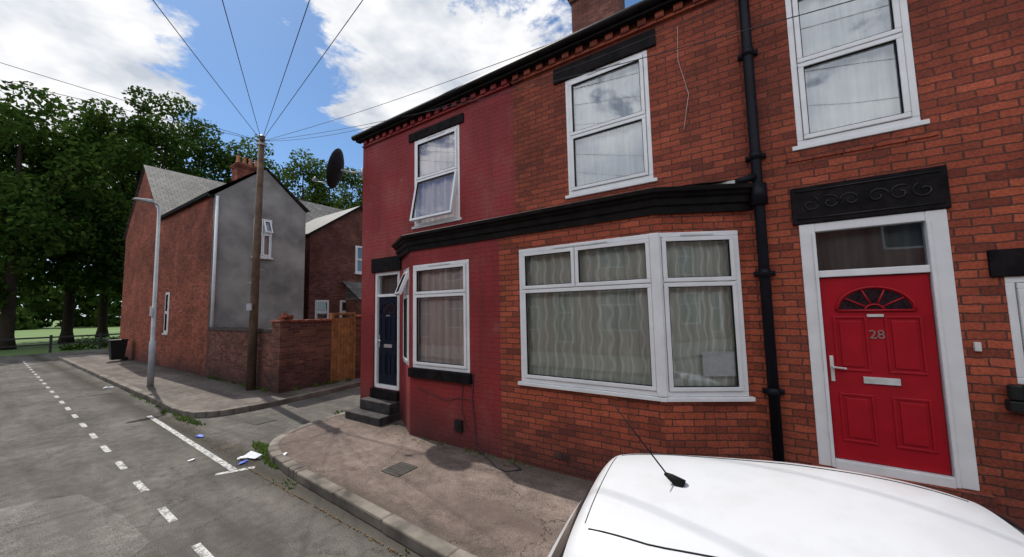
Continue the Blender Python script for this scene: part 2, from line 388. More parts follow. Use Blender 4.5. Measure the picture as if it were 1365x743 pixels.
for j in range(len(prof)-1):
    for i in range(n-1): fs.append((j*n+i,j*n+i+1,(j+1)*n+i+1,(j+1)*n+i))
for i in (0,n-1): fs.append(tuple(j*n+i for j in range(len(prof))))
m.add(vs,fs); m.obj('bay_cornice',M_black,B)
m=MB(); m.add([(-6.1,5.0,3.78),(-5.2,4.48,3.70),(-.92,4.48,3.70),(.05,5.0,3.78)],[(0,1,2,3)]); m.obj('bay_roof_lead',M_lead,B)
m=MB(); m.box(-.45,.03,4.90,4.985,3.70,3.755); m.obj('flashing',M_whited,B,bevel=.01)
G=MB(); G.box(-7.5,7.2,4.86,4.985,ZC-.06,ZC+.06); G.obj('eaves_fascia',M_black,B,bevel=.01)
G=MB(); G.tube([(-7.55,4.84,ZC+.04),(7.2,4.84,ZC+.04)],.06,10); G.obj('gutter',M_black,B,smooth=True)
for par,xa,xb,mt in ((A,-7.3,-3.25,M_painted),(B,-3.16,7.1,M_brick)):
    G=MB(); x=xa
    while x<xb:
        G.box(x,x+.11,4.93,5.003,ZC-.15,ZC-.062); x+=.23
    G.box(xa-.08,xb+.05,4.955,5.003,ZC-.185,ZC-.152)
    G.obj('dentil_course',mt,par)
def roof(par,x0,x1):
    r=MB(); r.add([(x0,4.83,6.33),(x1,4.83,6.33),(x1,9.5,9.3),(x0,9.5,9.3),(x1,14.2,6.33),(x0,14.2,6.33)],[(0,1,2,3),(3,2,4,5)]); r.obj('slate_roof',M_slateX,par)
    w=MB(); w.add([(x0,14,0),(x1,14,0),(x1,14,6.4),(x0,14,6.4)],[(3,2,1,0)]); w.obj('rear_wall',M_brickfar,par)
roof(A,-7.5,-3.2); roof(B,-3.2,1.72); roof(C,1.72,7.2)
for par,xx,fl in ((A,-7.4,1),(C,7.19,0)):
    w=MB(); w.add([(xx,5,0),(xx,14,0),(xx,14,6.4),(xx,9.5,9.27),(xx,5,6.4)],[(0,4,3,2,1)] if fl else [(0,1,2,3,4)]); w.obj('gable_wall',M_brickfar,par)
M_terra=simple('terracotta',(.4,.16,.08),.8,.2)
def chimney(par,x,y,z0,z1,w=1.3,d=.6,pots=3,ax=0,mat=None):
    c=MB(); 
    if ax: bx=lambda a,b,z0,z1:c.box(x-b/2,x+b/2,y-a/2,y+a/2,z0,z1)
    else: bx=lambda a,b,z0,z1:c.box(x-a/2,x+a/2,y-b/2,y+b/2,z0,z1)
    bx(w,d,z0,z1-.3); bx(w+.1,d+.1,z1-.299,z1-.2); bx(w+.18,d+.18,z1-.199,z1-.08); bx(w,d,z1-.079,z1)
    c.obj('chimney_stack',mat or M_brickold,par)
    p=MB()
    for i in range(pots):
        o=(i-(pots-1)/2)*w/(pots)
        q=(x,y+o) if ax else (x+o,y)
        p.tube([(*q,z1-.01),(*q,z1+.1),(*q,z1+.45),(*q,z1+.5)],[.14,.11,.09,.11],10)
    p.obj('chimney_pots',M_terra,par,smooth=True)
chimney(A,-2.95,8.9,8.5,10.75,1.25,.6,4)
chimney(C,5.0,9.4,8.5,10.6,1.25,.6,4)
m=MB(); px=.13
m.tube([(px,4.86,6.3),(px,4.90,6.1),(px,4.93,5.9),(px,4.93,3.75),(px,4.93,.15)],.052,12)
for z in (5.2,3.95,2.6,1.3): m.tube([(px,4.93,z),(px,4.93,z+.09)],.062,12); m.box(px-.1,px+.1,4.955,4.998,z+.02,z+.07)
m.tube([(px,4.93,3.42),(px,4.93,3.66)],.085,12); m.tube([(px-.02,4.9,3.75),(px-.2,4.82,3.7)],.04,8)
m.obj('drainpipe',M_pipe,B,bevel=0,smooth=True)
cb=empty('facade_cables',A)
wire('cable',[(-3.72,4.49,1.3),(-3.75,4.485,.9),(-3.70,4.485,.5),(-3.68,4.485,.2),(-3.4,4.38,.14),(-3.1,4.2,.135),(-2.9,4.15,.135),(-2.75,4.3,.135),(-2.95,4.42,.135)],.008,M_wire,cb)
wire('cable',[(-3.95,4.49,1.13),(-3.97,4.485,.7),(-3.85,4.485,.42)],.006,M_wire,cb)
wire('cable',[(-5.0,4.49,.95),(-4.3,4.487,.82),(-4.0,4.487,.9),(-3.72,4.487,.88)],.005,M_wire,cb)
wire('cable',[(-.6,4.98,5.95),(-.62,4.985,5.5),(-.52,4.985,5.0),(-.6,4.985,4.55)],.004,simple('wire_pale',(.45,.35,.32),.6),cb)
m=MB(); m.box(-4.1,-3.95,4.45,4.498,.38,.55); m.box(-4.05,-3.99,4.44,4.45,.42,.50); m.obj('junction_box',M_plastic,A,bevel=.01)
m=MB(); m.box(-2.35,-2.12,4.485,4.498,.3,.38)
for i in range(5): m.box(-2.33+i*.042,-2.31+i*.042,4.475,4.486,.31,.37)
m.obj('air_vent',M_brickold,B)
def step(par,x0,x1,y0,z1,mat,z0=.1): m=MB(); m.box(x0,x1,y0,5.03,z0,z1); m.obj('door_step',mat,par,bevel=.015)
step(A,-7.18,-6.06,4.5,.27,M_stepstone); step(A,-7.05,-6.08,4.75,.475,M_stepstone,.271); step(A,-6.98,-6.09,4.94,.675,M_blackstone,.476)
step(B,.40,1.62,4.92,.635,M_brick,.40); step(B,.36,1.66,4.66,.40,M_kerb,.26); step(B,.32,1.7,4.4,.26,M_kerb,.1)
m=MB(); m.box(1.615,1.655,4.965,4.999,1.85,1.93); m.obj('doorbell',M_whited,B,bevel=.005)
m=MB(); m.tube([(1.80,4.94,1.46),(1.80,4.94,1.58)],.045,10); m.box(1.75,2.0,4.9,4.995,1.36,1.45); m.obj('meter_fitting',M_plastic,C,bevel=.01)
D=empty('satellite_dish')
m=MB(); c=Vector((-8.0,4.82,5.68)); ax=Vector((-.75,-.62,.25)).normalized()
a1=ax.cross(Vector((0,0,1))).normalized(); a2=a1.cross(ax).normalized()
n=28; vs=[c]; fs=[]
for j in range(1,6):
    r=.45*j/5
    for k in range(n):
        t=2*math.pi*k/n; vs.append(c+a1*math.cos(t)*r*.95+a2*math.sin(t)*r*1.08+ax*(.13*(j/5)**2))
for k in range(n): fs.append((0,1+k,1+(k+1)%n))
for j in range(4):
    for k in range(n): fs.append((1+j*n+k,1+(j+1)*n+k,1+(j+1)*n+(k+1)%n,1+j*n+(k+1)%n))
m.add(vs,fs); o=m.obj('dish_bowl',M_dish,D,smooth=True); s=o.modifiers.new('so','SOLIDIFY'); s.thickness=.012
m=MB(); back=c-ax*.06
m.tube([c,back,(-7.62,4.86,5.55),(-7.42,5.05,5.55)],[.035,.03,.025,.025],8); m.box(-7.44,-7.4,4.98,5.12,5.45,5.65)
lnb=c-a2*.42+ax*.55
m.tube([c-a2*.38+ax*.1,lnb],.012,6); m.tube([lnb,lnb+a2*.1-ax*.05],.03,8)
m.obj('dish_mount',M_galv,D,smooth=True)

# ------------------------------------------------------------------ far houses
F=empty('brick_house')
wall('gable_wall',F,(-29.2,4.9),(-16.3,4.9),0,6.8,[(29.2-21.4,29.2-20.85,1.55,3.3)],M_brickfar)
m=MB(); m.add([(-29.2,4.9,6.8),(-22.6,4.9,6.8),(-25.9,4.9,10.0)],[(0,1,2)]); m.obj('gable_peak',M_brickfar,F)
window('side_window',F,ML(-21.4,4.92,1.55),.55,1.75,two(.5),M_curdark,sill=(.06,.08,M_whited))
m=MB()
m.add([(-22.4,4.8,6.6),(-22.4,45,6.6),(-25.9,45,10.12),(-25.9,4.8,10.12),(-29.4,45,6.6),(-29.4,4.8,6.6)],[(0,1,2,3),(3,2,4,5)]); m.obj('main_roof',M_slateY,F)
m=MB(); m.add([(-22.6,4.9,0),(-22.6,45,0),(-22.6,45,6.7),(-22.6,4.9,6.7)],[(0,1,2,3)]); m.add([(-29.2,4.9,0),(-29.2,45,0),(-29.2,45,6.7),(-29.2,4.9,6.7)],[(3,2,1,0)]);m.obj('long_walls',M_brickold,F)
m=MB(); m.add([(-22.7,4.72,6.78),(-16.2,4.72,6.78),(-16.2,6.55,8.25),(-24.2,6.55,8.25),(-16.2,8.35,6.78),(-22.7,8.35,6.78)],[(0,1,2,3),(3,2,4,5)]); m.obj('outrigger_roof',M_slateX,F)
m=MB(); m.box(-22.3,-16.2,4.74,4.88,6.68,6.79); m.box(-16.32,-16.2,4.74,4.895,6.6,6.79); m.obj('black_gutter',M_black,F)
wall('rendered_wall',F,(-16.28,4.9),(-16.28,8.2),0,6.7,[(1.3,1.95,4.55,6.1)],M_render)
m=MB(); m.add([(-16.28,4.9,6.7),(-16.28,8.2,6.7),(-16.28,6.55,8.17)],[(0,1,2)]); m.obj('rendered_peak',M_render,F)
m=MB(); m.add([(-16.28,8.2,0),(-22.6,8.2,0),(-22.6,8.2,6.7),(-16.28,8.2,6.7)],[(0,1,2,3)]); m.obj('outrigger_side',M_brickold,F)
window('rear_window',F,ML(-16.26,6.2,4.55,math.pi/2),.65,1.55,[(0,.5,0,.6,0),(.5,1,0,.6,0),(0,.5,.6,1,0),(.5,1,.6,1,26)],M_cur,sill=(.08,.08,M_whited))
m=MB(); m.tube([(-16.2,4.98,6.65),(-16.2,4.98,1.4)],.05,8); m.obj('white_downpipe',M_white,F,smooth=True)
chimney(F,-25.9,9.4,9.4,11.5,1.3,.8,4,1,M_brickfar); chimney(F,-25.9,20,9.4,11.4,1.3,.8,4,1,M_brickfar)
H2=empty('brick_house')
def gab(par,x,y0,y1,ze,zr,xb,mat,rm,wins):
    wall('rear_wall',par,(x,y0),(x,y1),0,ze,[(a-y0,b-y0,c,d) for a,b,c,d in wins],mat)
    ym=(y0+y1)/2
    m=MB(); m.add([(x,y0,ze),(x,y1,ze),(x,ym,zr)],[(0,1,2)]); m.add([(xb,y0,0),(x,y0,0),(x,y0,ze),(xb,y0,ze)],[(0,1,2,3)]); m.add([(xb,y1,0),(x,y1,0),(x,y1,ze),(xb,y1,ze)],[(3,2,1,0)]); m.obj('gable_and_sides',mat,par)
    m=MB(); m.add([(xb,y0-.15,ze-.05),(x+.12,y0-.15,ze-.05),(x+.12,ym,zr+.06),(xb,ym,zr+.06),(x+.12,y1+.15,ze-.05),(xb,y1+.15,ze-.05)],[(0,1,2,3),(3,2,4,5)]); m.obj('outrigger_roof',rm,par)
    m=MB()
    for ya,yb in ((y0-.15,ym),(ym,y1+.15)):
        za,zb=(ze-.05,zr+.06) if ya<ym else (zr+.06,ze-.05)
        m.add([(x+.13,ya,za-.14),(x+.13,yb,zb-.14),(x+.13,yb,zb),(x+.13,ya,za)],[(0,1,2,3)])
    m.obj('barge_board',M_black,par)
    for a,b,c,d in wins: window('rear_window',par,ML(x+.02,a,c,math.pi/2),b-a,d-c,two(.5),M_curdark,sill=(.08,.08,M_whited))
gab(H2,-18,9.3,14.6,6.2,8.1,-22.6,M_brickold,M_slateX,[(11.75,12.55,4.4,5.9),(9.6,10.3,1.7,2.9),(10.9,11.5,1.7,2.9)])
gab(H2,-18,16.5,22,6.2,8.1,-22.6,M_brickold,M_slateX,[(17.5,18.3,4.4,5.9)])
m=MB(); m.box(-17.99,-16.6,11.2,14,0,2.9); m.obj('lean_to',M_brickold,H2)
m=MB(); m.add([(-17.98,11.0,3.9),(-16.4,11.0,2.9),(-16.4,14.2,2.9),(-17.98,14.2,3.9)],[(0,1,2,3)]); m.add([(-17.98,11.19,2.9),(-16.6,11.19,2.9),(-17.98,11.19,3.85)],[(0,1,2)]); m.obj('lean_to_roof',M_slateY,H2)

# ------------------------------------------------------------------ yard walls, gate
W=empty('brick_yard_wall')
m=MB(); m.box(-16.27,-11.45,4.92,5.15,.1,1.76); m.obj('wall_front',M_brickold,W)
m=MB()
x=-16.25
while x<-11.5:
    m.box(x,x+.105,4.89,5.18,1.762,1.85+random.random()*.012); x+=.112
m.obj('coping',simple('coping_brick',(.06,.045,.04),.9,.5,9,.5,30),W)
m=MB(); m.box(-11.45,-10.95,4.90,5.4,.1,2.05); m.box(-11.2,-10.96,5.4,6.45,.1,2.02); m.box(-11.2,-10.96,7.15,40,.1,2.1); m.obj('wall_side',M_brickold,W,bevel=.01)
m=MB(); m.box(-11.48,-10.92,4.87,5.43,2.052,2.11); 
y=5.44
while y<6.4: m.box(-11.23,-10.93,y,y+.1,2.022,2.09+random.random()*.015); y+=.108
y=7.16
while y<14: m.box(-11.23,-10.93,y,y+.1,2.102,2.17+random.random()*.015); y+=.108
m.obj('coping_side',M_brickfar,W,bevel=.008)
m=MB()
for i in range(9):
    m.box(-.11,.11,-.05,.05,0,.065,M=ML(-11.2+random.uniform(-.15,.15),5.15+random.uniform(-.15,.15),2.112+.066*(i//4),random.uniform(0,3)))
m.obj('loose_bricks',M_brickfar,W)
Gt=empty('wooden_gate')
m=MB()
y=6.47
for i in range(6): m.box(-11.0,-10.97+.004*(i%2),y,y+.104,.16,2.12); y+=.112
m.box(-11.06,-11.002,6.47,7.13,.5,.6); m.box(-11.06,-11.002,6.47,7.13,1.7,1.8); m.box(-11.12,-10.94,6.38,6.465,.12,2.2); m.box(-11.12,-10.94,7.14,7.2,.12,2.2); m.box(-11.12,-10.94,6.38,7.2,2.201,2.27)
m.obj('planks',M_gate,Gt,bevel=.005)

# ------------------------------------------------------------------ opposite terrace
O=empty('brick_house')
ops=[];X0=-26
x=X0+1
while x<24:
    ops+= [(x,x+1.3,4.0,5.7),(x,x+1.7,1.2,3.0),(x+2.6,x+3.5,.6,3.0)]; x+=4.8
w=wall('front_wall',O,(26,-7.0),(X0,-7.0),0,6.2,[(26-b,26-a,c,d) for a,b,c,d in ops],M_brickopp)
g=MB();f=MB()
for a,b,c,d in ops:
    g.add([(a,-7.07,c),(b,-7.07,c),(b,-7.07,d),(a,-7.07,d)],[(3,2,1,0)])
    for bx in ((a,b,c,c+.07),(a,b,d-.07,d),(a,a+.07,c+.07,d-.07),(b-.07,b,c+.07,d-.07),(a+.07,b-.07,(c+d)/2+.2,(c+d)/2+.27)):
        f.box(bx[0],bx[1],-7.06,-7.02,bx[2],bx[3])
g.obj('windows',simple('dark_glass',(.03,.035,.04),.08,.3),O); f.obj('frames',M_white,O)
m=MB(); m.add([(X0,-6.8,6.15),(26,-6.8,6.15),(26,-11,9),(X0,-11,9),(26,-15,6.15),(X0,-15,6.15)],[(3,2,1,0),(5,4,2,3)]); m.add([(X0,-7,0),(X0,-15,0),(X0,-15,6.2),(X0,-11,8.95),(X0,-7,6.2)],[(0,4,3,2,1)]); m.obj('roof_and_end',M_slateX,O)

# ------------------------------------------------------------------ ground
def asphalt(name,base,tint,cr=.5,sc=1.0,dirty=None):
    m,nt,b=newmat(name); P=pos(nt); sp=nd(nt,'ShaderNodeSeparateXYZ',{0:P})
    n1=noise(nt,P,.6*sc,5,.65); n2=noise(nt,P,5,5,.78); n3=noise(nt,P,110,1,.8)
    v=math_(nt,'MULTIPLY',mapr(nt,n1,.3,.7,.62,1.28),mapr(nt,n2,.3,.7,.66,1.3))
    v=math_(nt,'MULTIPLY',v,mapr(nt,n3,.3,.7,.4,1.55))
    col=mix(nt,1.0,base,grey(nt,v),'MULTIPLY')
    st=nd(nt,'ShaderNodeMapping',{'Vector':P,'Scale':(.25,1.6,1)}).outputs[0]
    col=mix(nt,mapr(nt,noise(nt,st,1.3,4),.46,.7,0,.8),col,tint)
    off=nd(nt,'ShaderNodeTexNoise',{'Vector':P,'Scale':2.2,'Detail':5.0,'Roughness':.7}).outputs['Color']
    vv=nd(nt,'ShaderNodeVectorMath',{0:P,1:nd(nt,'ShaderNodeVectorMath',{0:off,'Scale':.7},operation='SCALE').outputs[0]},operation='ADD').outputs[0]
    vo=nd(nt,'ShaderNodeTexVoronoi',{'Vector':vv,'Scale':.6},feature='DISTANCE_TO_EDGE')
    ck=mapr(nt,vo.outputs['Distance'],.0,.008,1,0)
    ck=math_(nt,'MULTIPLY',ck,mapr(nt,n1,.44,.53,0,cr))
    col=mix(nt,ck,col,(.028,.026,.022))
    if dirty:
        for yc,wd,am in dirty:
            dd=math_(nt,'ABSOLUTE',math_(nt,'SUBTRACT',math_(nt,'ADD',sp.outputs[1],math_(nt,'MULTIPLY',n2,.25)),yc+.125))
            col=mix(nt,mapr(nt,dd,.0,wd,am,0),col,(.045,.04,.032))
    nt.links.new(col,b.inputs['Base Color']); b.inputs['Roughness'].default_value=.95; b.inputs['Specular IOR Level'].default_value=.12
    bump(nt,b,math_(nt,'ADD',n3,math_(nt,'MULTIPLY',n2,1.5)),.8,.012)
    return m
M_road=asphalt('asphalt',(.142,.132,.118),(.07,.065,.06),.7,dirty=[(2.6,.35,.8)])
M_roaddk=asphalt('asphalt_patch',(.175,.163,.148),(.12,.11,.10),.1)
M_pave=asphalt('pavement_tarmac',(.195,.153,.132),(.115,.086,.075),.85,sc=1.4,dirty=[(4.75,.55,.7),(2.75,.2,.5)])
M_pave2=asphalt('pavement_far',(.18,.155,.14),(.105,.09,.08),.8,sc=1.2,dirty=[(4.9,.5,.8)])
def grassmat():
    m,nt,b=newmat('grass'); P=pos(nt)
    col=mix(nt,mapr(nt,noise(nt,P,.12,4),.35,.65,0,1),(.075,.15,.025),(.12,.19,.04))
    col=mix(nt,mapr(nt,noise(nt,P,6,4),.3,.7,0,.6),col,(.05,.09,.02))
    nt.links.new(col,b.inputs['Base Color']); b.inputs['Roughness'].default_value=.95
    return m
M_grass=grassmat()
m=MB(); m.add([(-600,-600,-.03),(600,-600,-.03),(600,600,-.03),(-600,600,-.03)],[(0,1,2,3)]); m.obj('ground',M_grass)
m=MB(); m.add([(-35,-16,0),(45,-16,0),(45,50,0),(-35,50,0)],[(0,1,2,3)]); m.obj('road',M_road)
def slab(name,poly,z0,z1,mat):
    m=MB(); n=len(poly); m.add([(x,y,z0) for x,y in poly]+[(x,y,z1) for x,y in poly],[tuple(range(n,2*n))]+[(i,(i+1)%n,n+(i+1)%n,n+i) for i in range(n)]); return m.obj(name,mat,fixn=True)
def smooth_poly(p,it=2):
    for _ in range(it):
        q=[p[0]]
        for a,b in zip(p[:-1],p[1:]):
            q+= [(a[0]*.75+b[0]*.25,a[1]*.75+b[1]*.25),(a[0]*.25+b[0]*.75,a[1]*.25+b[1]*.75)]
        q.append(p[-1]); p=q
    return p
k1=[(-7.62,5.2)]+smooth_poly([(-7.6,4.6),(-7.4,3.4),(-6.75,2.82),(-5.4,2.68)],2)+[(-2.4,2.52),(45,2.45)]
slab('pavement',k1+[(45,16),(-7.62,16)],-.02,.12,M_pave)
k2=[(-33,3.15),(-20,3.0)]+smooth_poly([(-13,2.94),(-11.2,2.88),(-10.25,3.15),(-10.05,4.4),(-10.3,7)],2)+[(-10.4,45)]
slab('pavement',k2+[(-33,45)],-.02,.12,M_pave2)
slab('pavement',[(-33,-3.2),(45,-3.2),(45,-15),(-33,-15)],-.02,.12,M_pave2)
def kerb(name,line,w=.14,h=.127,side=1):
    e=empty(name); mb=MB()
    P=[Vector((a,b)) for a,b in line]; seg=[]
    for a,b in zip(P[:-1],P[1:]):
        L=(b-a).length; n=max(1,int(L/.9+.5))
        for i in range(n): seg.append((a.lerp(b,i/n),a.lerp(b,(i+1)/n)))
    for q0,q1 in seg:
        d=(q1-q0).normalized(); nn=Vector((-d.y,d.x))*side; g=.005
        a=q0+d*g; b=q1-d*g; hz=h+random.uniform(-.004,.006); hz2=h+random.uniform(-.004,.006); o=random.uniform(-.008,.008)
        A0=a-nn*(.012+o);B0=b-nn*(.012+o);A1=a+nn*w;B1=b+nn*w
        vs=[(*A0,-.01),(*B0,-.01),(*B1,-.01),(*A1,-.01),(*A0,hz),(*B0,hz2),(*B1,hz2),(*A1,hz)]
        mb.add(vs,[(0,3,2,1),(4,5,6,7),(0,1,5,4),(1,2,6,5),(2,3,7,6),(3,0,4,7)])
    mb.obj('kerb_stones',M_kerb,e,bevel=.02,fixn=True)
kerb('kerb',k1); kerb('kerb',k2[:-1]+[(-10.4,30)])
def paintmat():
    m,nt,b=newmat('road_paint'); P=pos(nt)
    n=noise(nt,P,14,8,.8)
    col=mix(nt,mapr(nt,n,.44,.57,0,1),(.54,.54,.52),(.13,.125,.115))
    nt.links.new(col,b.inputs['Base Color']); b.inputs['Roughness'].default_value=.85; return m
M_line=paintmat()
def quad(mb,x0,y0,x1,y1,w,z=.004):
    d=Vector((x1-x0,y1-y0)).normalized(); n=Vector((-d.y,d.x))*w/2; a=Vector((x0,y0));b=Vector((x1,y1))
    mb.add([(*(a-n),z),(*(b-n),z),(*(b+n),z),(*(a+n),z)],[(0,1,2,3)])
m=MB(); x=-1.8
while x>-33:
    yy=1.38-.020*(x+2); quad(m,x,yy,x-.52,yy+.0105,.075); x-=1.26
quad(m,-11.8,2.53,-6.6,2.37,.085); quad(m,-6.64,2.16,-6.42,2.58,.09)
m.obj('road_markings',M_line)
m=MB(); m.add([(-7.9,.2,.003),(-4.7,.2,.003),(-4.9,.8,.003),(-5.3,1.2,.003),(-6.3,1.17,.003),(-7.5,1.0,.003),(-7.7,.7,.003)],[tuple(range(7))]); m.obj('road_patch',M_roaddk)
M_iron=simple('cast_iron',(.05,.045,.04),.7,.3,20,.8,60,spec=.2)
m=MB()
for (x,y,w,h,z) in ((-17.0,2.2,.7,.5,.004),(-9.2,3.5,.45,.4,.004),(-4.4,3.3,.35,.35,.124)):
    m.box(x,x+w,y,y+h,z,z+.005)
    for i in range(1,6): m.box(x+.03,x+w-.03,y+h*i/6-.008,y+h*i/6+.008,z+.0055,z+.009)
m.obj('manhole_covers',M_iron)

# ------------------------------------------------------------------ weeds & litter
def leafmat(name,c1,c2,c3,tr=.3):
    m=bpy.data.materials.new(name); m.use_nodes=True; nt=m.node_tree; nt.nodes.clear(); out=nt.nodes.new('ShaderNodeOutputMaterial')
    g=nt.nodes.new('ShaderNodeNewGeometry')
    col=mix(nt,g.outputs['Random Per Island'],c1,c2)
    col=mix(nt,mapr(nt,noise(nt,g.outputs['Position'],.35,1),.4,.65,0,.8),col,c3)
    b=nd(nt,'ShaderNodeBsdfDiffuse',{'Color':col})
    t=nd(nt,'ShaderNodeBsdfTranslucent',{'Color':col})
    x=nd(nt,'ShaderNodeMixShader',{0:tr,1:b.outputs[0],2:t.outputs[0]}); nt.links.new(x.outputs[0],out.inputs[0]); return m
M_leaf=leafmat('foliage',(.038,.078,.016),(.085,.135,.027),(.032,.064,.014))
M_leaf2=leafmat('foliage_light',(.06,.11,.02),(.12,.17,.03),(.045,.08,.018))
M_weed=leafmat('weed_leaf',(.08,.14,.03),(.13,.18,.05),(.05,.09,.02))
def weeds(name,spots):
    m=MB()
    for (x,y,z,n,r,h) in spots:
        for i in range(n):
            a=random.uniform(0,6.28); q=r*math.sqrt(random.random()); px_,py_=x+q*math.cos(a),y+q*math.sin(a)*.5
            b=random.uniform(0,6.28); hh=h*random.uniform(.4,1); w=.006+.009*random.random()
            dx,dy=math.cos(b),math.sin(b)
            m.add([(px_-dy*w,py_+dx*w,z),(px_+dy*w,py_-dx*w,z),(px_+dx*hh*.4+dy*w,py_+dy*hh*.4-dx*w,z+hh*.7),(px_+dx*hh*.8,py_+dy*hh*.8,z+hh)],[(0,1,2,3)])
    m.obj(name,M_weed)
sp=[]
for i in range(32):
    t=random.random(); sp.append((-7.4+1.3*t+random.uniform(-.1,.1),2.74+.35*(1-t)+random.uniform(-.1,.06),0,22,.12,.07))
for i in range(22): sp.append((random.uniform(-12.0,-9.8),random.uniform(2.78,2.95),0,18,.13,.06))
for i in range(14): sp.append((random.uniform(-15.5,-12.5),2.92,0,12,.15,.05))
for i in range(14): sp.append((-7.6+random.uniform(-.3,.0),5.0+random.uniform(-.3,2.5),.0,22,.15,.14))
for i in range(20): sp.append((random.uniform(-16,-11.4),4.86,.12,12,.12,.10))
for i in range(14): sp.append((random.uniform(-5.9,-1),2.56,.0,7,.2,.04))
for i in range(8): sp.append((random.uniform(-5.0,-2),4.46,.12,7,.10,.05))
for i in range(10): sp.append((-10.9,random.uniform(5.2,7),.12,16,.12,.13))
weeds('weeds',sp)
m=MB()
for i in range(900):
    k=random.random()
    if k<.5: x=random.uniform(-8,-2); y=2.55+random.gauss(0,.09)-(x+4)*.03 if x>-6 else 2.7+random.gauss(0,.15); z=.004
    elif k<.8: x=random.uniform(-6.5,-1.5); y=4.4-abs(random.gauss(0,.12)); z=.124
    else: x=random.uniform(-12,-8); y=2.8-abs(random.gauss(0,.12)); z=.004
    if z<.1 and x>-6.6 and y>2.45-(x+4)*.02: y=2.45-(x+4)*.02
    a=random.uniform(0,6.28); s=random.uniform(.008,.022); dx,dy=math.cos(a)*s,math.sin(a)*s
    m.add([(x-dx,y-dy,z+.002),(x+dy*.5,y-dx*.5,z+.006),(x+dx,y+dy,z+.004),(x-dy*.5,y+dx*.5,z+.009)],[(0,1,2,3)])
m.obj('dry_leaf_debris',simple('dry_leaf',(.16,.11,.06),.9,.6,30,spec=.1))
def litter(name,x,y,z,s,mat,seed):
    random.seed(seed); bm=bmesh.new(); bmesh.ops.create_icosphere(bm,subdivisions=2,radius=s)
    for v in bm.verts: v.co=Vector((v.co.x*1.7,v.co.y,max(v.co.z*.45,-.3*s)))*random.uniform(.7,1.25); 
    me=bpy.data.meshes.new(name); bm.to_mesh(me); bm.free(); me.materials.append(mat); o=bpy.data.objects.new(name,me); COL.objects.link(o); o.location=(x,y,z+s*.35); o.rotation_euler=(0,0,random.uniform(0,3))
litter('crumpled_packet',-8.9,2.63,0,.05,M_blue,1); litter('crumpled_packet',-6.95,2.62,0,.05,M_paper,2); litter('crumpled_packet',-6.75,2.55,0,.04,M_blue,3)
litter('crumpled_packet',-7.6,2.15,0,.03,M_paper,4); litter('crumpled_packet',-17.5,2.75,0,.07,M_paper,5); litter('crumpled_packet',-6.2,2.9,.12,.03,M_paper,6)
m=MB(); m.add([(-7.0,2.62,.02),(-6.7,2.69,.03),(-6.68,2.78,.07),(-6.98,2.74,.08)],[(0,1,2,3)]); m.obj('cardboard_sheet',simple('card_white',(.6,.62,.7),.7,.2,15))
random.seed(9)

# ------------------------------------------------------------------ telegraph pole, wires, lamp
T=empty('telegraph_pole')
m=MB(); top=Vector((-12.07,4.73,7.65)); m.tube([(-12.22,4.73,.1),(-12.15,4.73,4),top],[.12,.098,.08],14); m.obj('pole_shaft',M_pole,T,smooth=True)
m=MB()
for z,s in ((3.2,1),(3.6,-1),(6.2,1),(6.6,-1),(5.8,-1)): m.tube([(-12.13,4.73,z),(-12.13+.0,4.73-.22*s,z)],.012,6)
m.tube([(top.x,top.y,7.35),(top.x,top.y,7.42)],.125,12); m.tube([(top.x,top.y,7.64),(top.x,top.y,7.7)],[.095,.03],12)
m.box(-12.28,-11.98,4.57,4.60,2.4,2.6)
m.obj('pole_fittings',M_galv,T)
def droop(a,b,s=.25,n=24):
    a=Vector(a);b=Vector(b); return [tuple(a.lerp(b,i/n)-Vector((0,0,4*s*(i/n)*(1-i/n)))) for i in range(n+1)]
WR=empty('overhead_wires')
P0=Vector((-12.08,4.73,7.5))
for Q in ((-7.0,1.34,6.93),(-6.2,1.88,6.91),(-5.24,2.6,6.97),(-4.65,3.06,6.99),(-12.7,.15,7.72),(-12.7,.15,7.35)):
    Q=Vector(Q); k=(P0.y+6.9)/(P0.y-Q.y); E=P0+(Q-P0)*k; wire('wire',droop(P0,E,.12),.0065,M_wire,WR)
for E in ((3.2,4.9,6.1),(1.6,4.9,5.35),(-4.0,4.9,6.15)): wire('wire',droop(P0,E,.22),.0055,M_wire,WR)
wire('wire',droop((-3.3,4.86,5.98),(1.7,4.86,6.02),.12),.004,M_wire,WR)
wire('wire',droop((-7.3,4.93,6.08),(-3.3,4.86,5.98),.08),.004,M_wire,WR)
L=empty('street_lamp')
m=MB(); m.tube([(-15.8,3.38,.1),(-15.82,3.38,1.5),(-15.83,3.38,1.52),(-15.95,3.38,5.9)],[.085,.08,.055,.042],12); m.tube([(-15.95,3.38,5.86),(-15.95,3.3,5.93),(-15.95,3.1,5.95)],.03,8)
m.obj('lamp_column',M_galv,L,smooth=True)
m=MB(); 
m.add([(-16.08,3.25,5.92),(-15.82,3.25,5.92),(-15.86,2.75,5.95),(-16.04,2.75,5.95),(-16.05,3.2,6.03),(-15.85,3.2,6.03),(-15.88,2.8,6.0),(-16.02,2.8,6.0)],[(0,3,2,1),(4,5,6,7),(0,1,5,4),(1,2,6,5),(2,3,7,6),(3,0,4,7)])
m.obj('lamp_head',M_galv,L,bevel=.02)
m=MB(); m.box(-15.87,-15.73,3.28,3.3,2.3,2.6); m.obj('column_plate',M_whited,L)
Bn=empty('wheelie_bin')
m=MB(); bx,by=-26.2,4.35
